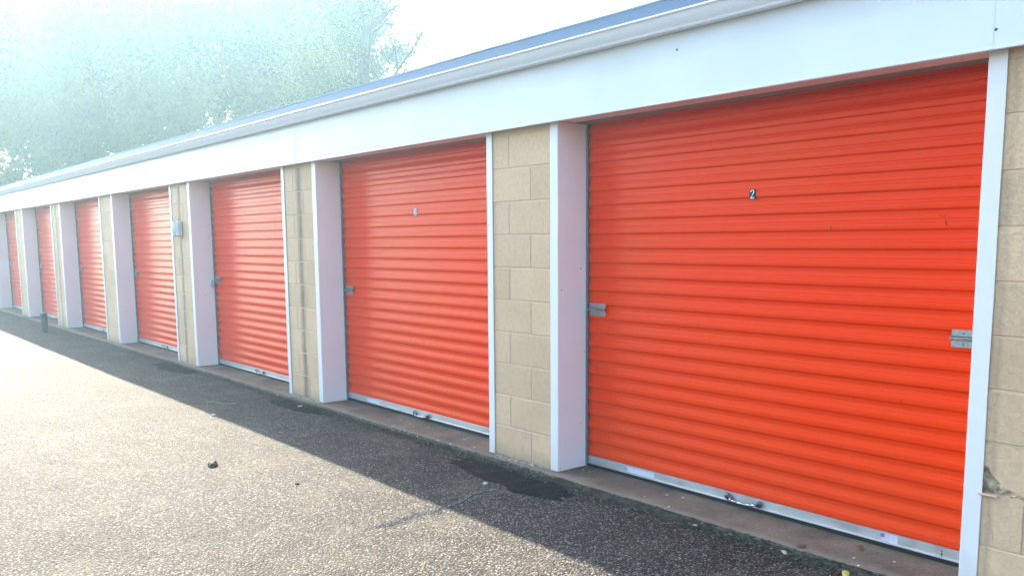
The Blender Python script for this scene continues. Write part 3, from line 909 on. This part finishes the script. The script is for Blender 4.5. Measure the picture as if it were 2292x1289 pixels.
scatter('seam_chips', 1100, f_seam, M_SEAM, 'loose chips raised along the short crack in the asphalt', 'grit')
def f_slab():
    x = random.uniform(-7, -1.3); y = random.uniform(-.05, .2)
    return x, y, .001, random.uniform(.001, .003)
scatter('threshold_grit', 500, f_slab, M_SEAM, 'tiny pale grit on the concrete threshold', 'grit')

# ------------------------------------------------------------------ trees
def limb_mesh(H, seed, spread, rt_, base_frac=.28):
    rnd = random.Random(seed); bm = bmesh.new(); tips = []
    def limb(p, d, L_, r_, lev):
        pts = [p]; dd = d.copy(); n = 6
        for k in range(n):
            dd = (dd + Vector((rnd.gauss(0, .10), rnd.gauss(0, .10), rnd.gauss(.02, .05)))).normalized()
            pts.append(pts[-1] + dd * L_ / n)
        for k in range(n):
            cyl(bm, pts[k], pts[k + 1], r_ * (1 - .75 * k / n), r_ * (1 - .75 * (k + 1) / n), 8 if lev < 2 else 5, cap=False)
        if lev >= 2: tips.extend(pts[2:])
        elif lev == 1: tips.extend(pts[4:])
        if lev < 3:
            cnt = (9, 6, 4)[lev]
            for c_ in range(cnt):
                t = (base_frac if lev == 0 else .25) + (1 - (base_frac if lev == 0 else .25)) * (c_ + rnd.random()) / cnt
                k = min(n - 1, int(t * n)); q = pts[k].lerp(pts[k + 1], t * n - k)
                a = rnd.uniform(0, 6.283) if lev else c_ * 2.4 + rnd.uniform(-.4, .4)
                side = Vector((math.cos(a), math.sin(a), rnd.uniform(.15, .75))) * spread
                nd = (dd * .45 + side).normalized()
                limb(q, nd, L_ * rnd.uniform(.38, .58) * (1 - .25 * t * (lev == 0)), r_ * (1 - .7 * t) * .55, lev + 1)
    limb(Vector((0, 0, -.3)), Vector((rnd.gauss(0, .04), rnd.gauss(0, .04), 1)).normalized(), H * .92, rt_, 0)
    return bm, tips
def crown_mesh(tips, n, seed, sz, clump, m_, keep=None, frac=.26):
    r_ = np.random.default_rng(seed)
    T = np.array([tuple(t) for t in tips]); T = T[T[:, 2] > 2.0]
    # clumps: subset of tips carry leaves densely
    T = T[r_.random(len(T)) < frac]
    wts = r_.random(len(T)) ** 2 + .08; wts /= wts.sum()
    idx = r_.choice(len(T), n, p=wts)
    c0 = T[idx] + r_.normal(0, 1, (n, 3)) * clump * r_.uniform(.35, 1.0, (n, 1))
    if keep is not None:
        msk = keep(c0); c0 = c0[msk]; n = len(c0)
    nrm = r_.normal(0, 1, (n, 3)); nrm[:, 2] += .4; nrm /= np.linalg.norm(nrm, axis=1)[:, None]
    a = np.cross(nrm, r_.normal(0, 1, (n, 3))); a /= np.linalg.norm(a, axis=1)[:, None]; b = np.cross(nrm, a)
    s_ = sz * r_.uniform(.55, 1.3, (n, 1))
    V = np.stack([c0 - a * s_, c0 + b * s_ * .55, c0 + a * s_, c0 - b * s_ * .55], 1).reshape(-1, 3)
    me = bpy.data.meshes.new('crown'); me.vertices.add(4 * n); me.vertices.foreach_set('co', V.ravel())
    me.loops.add(4 * n); me.loops.foreach_set('vertex_index', np.arange(4 * n, dtype=np.int32))
    me.polygons.add(n); me.polygons.foreach_set('loop_start', np.arange(0, 4 * n, 4, dtype=np.int32))
    me.update(calc_edges=True); me.validate(); me.materials.append(m_)
    return me
KIND = []
for H, sd, spread, rt_, nl, sz, cl, mi, bf in ((19, 3, 1.0, .42, 25000, .19, .80, 0, .22), (17, 8, 1.15, .36, 24000, .18, .80, 1, .15), (22, 21, .85, .50, 27000, .19, .90, 2, .28)):
    bm, tips = limb_mesh(H, sd, spread, rt_, bf)
    me = bpy.data.meshes.new('trunk'); bm.to_mesh(me); bm.free(); me.materials.append(M_BARK)
    for p in me.polygons: p.use_smooth = True
    KIND.append((me, crown_mesh(tips, nl, sd, sz, cl, M_LEAF[mi])))
def tree(kind, x, y, rot, s_, label, group='trees beyond the building'):
    t = bpy.data.objects.new('tree', None); COL.objects.link(t); t.location = (x, y, -.05); t.rotation_euler = (0, 0, rot); t.scale = (s_, s_, s_)
    tag(t, label, 'tree', group)
    inst('trunk', KIND[kind][0], t); inst('crown', KIND[kind][1], t)
    return t
TREES = [
    (2, -58, 22.5, .4, 1.00, 'tall dark tree with a thick upright trunk near the middle of the treeline'),
    (0, -64, 15.0, 2.1, 1.05, 'broad leafy tree rising above the far end of the roof'),
    (1, -50, 12.0, 4.0, .98, 'bright yellow green tree behind the far end of the roof'),
    (2, -66, 4.0, 1.2, .98, 'dense dark tree at the left edge of the treeline'),
    (2, -57, 8.0, 2.9, .92, 'dense rounded tree between the two trees at the far end of the roof'),
    (1, -50, 20.5, .9, .90, 'lower bushy tree just behind the roof line'),
    (0, -76, -4.0, 3.6, 1.0, 'far tree left of the building end, mostly hidden'),
    (2, -60, 20.5, 4.6, 1.05, 'slim dark tree in the middle of the treeline'),
    (2, -68, 28.0, .2, 1.0, 'tall tree deep behind the dead branch tree'),
    (0, -54, 17.5, 2.6, 1.12, 'big spreading tree with low limbs above the far roof'),
]
for a in TREES: tree(*a)

for k_, (x, y, rot, s_, label) in enumerate((
        (-47, 3.6, .3, .50, 'low bush at the left edge of the frame above the far roof end'),
        (-46, 6.4, 1.9, .46, 'pale low bush beside the leftmost bush above the roof end'),
        (-47, 9.6, 3.7, .44, 'rounded low bush under the bright yellow green tree'),
        (-48, 13.6, 5.1, .42, 'low bush with sky showing above it behind the roof line'),
        (-50, 18.8, 2.4, .44, 'low bush just above the gutter below the big spreading tree'))):
    b_ = tree(1, x, y, rot, s_, label, 'bushes below the treeline'); b_.name = 'bush'; b_['category'] = 'bush'

# the sparse tree at the right end of the treeline with a dead branch
t = bpy.data.objects.new('tree', None); COL.objects.link(t); t.location = (-32.0, 15.0, -.05)
tag(t, 'sparse tree with a bare dead branch at the right end of the treeline', 'tree')
bm, tips = limb_mesh(13.2, 44, .62, .26, .25)
meshobj('trunk', bm, M_BARK, t, smooth=True)
def keep_left(P_):
    w_ = P_ + np.array(t.location)
    slope = (w_[:, 1] + 3.414) / (-w_[:, 0]); up_ = (w_[:, 2] - 1.366) / (-w_[:, 0])
    wob = np.array([.022 * nz(a * 1.3, b * 1.3, 3) + .012 * nz(a * 4, b * 4, 5) for a, b in zip(w_[:, 1], w_[:, 2])])
    edge_ = np.where(up_ > .27, .590, .618 - .06 * np.abs(up_ - .18) / .1)
    return slope < edge_ + wob
inst('crown', crown_mesh(tips, 15000, 44, .10, .50, M_LEAF[0], keep=keep_left, frac=.5), t)
# bare branch: from pixel positions turned into points at the tree's distance
def at_px(px_, py_, xw):
    d = fw * F_PX + rt2 * (px_ - 1146) + up2 * (644.5 + 141.22 - py_)
    c0 = Vector((0, -3.41419, 1.366086)); return c0 + d * ((xw - c0.x) / d.x)
def twig(bm, pl_, r0, r1):
    P = [at_px(a, b, -31.5) for a, b in pl_]; P = [p - t.location for p in P]; n = len(P) - 1
    for k in range(n): cyl(bm, P[k], P[k + 1], r0 + (r1 - r0) * k / n, r0 + (r1 - r0) * (k + 1) / n, 6, cap=False)
bm = bmesh.new()
twig(bm, [(812, 150), (812, 95), (818, 70), (836, 54), (850, 44), (866, 32), (880, 20), (897, 8)], .20, .03)
twig(bm, [(866, 32), (878, 24), (892, 25)], .05, .02)
twig(bm, [(846, 52), (862, 53), (878, 55), (896, 62), (920, 71), (950, 79), (965, 88), (983, 92)], .045, .012)
twig(bm, [(896, 62), (900, 76), (902, 90), (914, 110), (932, 103)], .022, .010)
twig(bm, [(911, 67), (930, 84), (950, 100), (972, 110)], .022, .010)
twig(bm, [(855, 38), (858, 22), (855, 0)], .03, .015)
twig(bm, [(812, 150), (820, 200), (826, 260)], .20, .24)
meshobj('dead_branch', bm, M_BARK, t, smooth=True)

# ------------------------------------------------------------------ haze (thin air volume, added to give the veiling glare towards the sun)
bm = bmesh.new(); box(bm, -160, 160, -160, 160, -1.1, 27)
hz = meshobj('haze', bm)
hm = bpy.data.materials.new('haze_air'); hm.use_nodes = True
hm.node_tree.nodes.clear()
o_ = hm.node_tree.nodes.new('ShaderNodeOutputMaterial'); pv = hm.node_tree.nodes.new('ShaderNodeVolumePrincipled')
pv.inputs['Color'].default_value = HAZE_COL; pv.inputs['Density'].default_value = HAZE; pv.inputs['Anisotropy'].default_value = HAZE_G
hm.node_tree.links.new(pv.outputs[0], o_.inputs['Volume'])
hz.data.materials.clear(); hz.data.materials.append(hm)
tag(hz, 'pale sunlit haze in the air, added for the veiling glare', 'haze', kind='stuff')
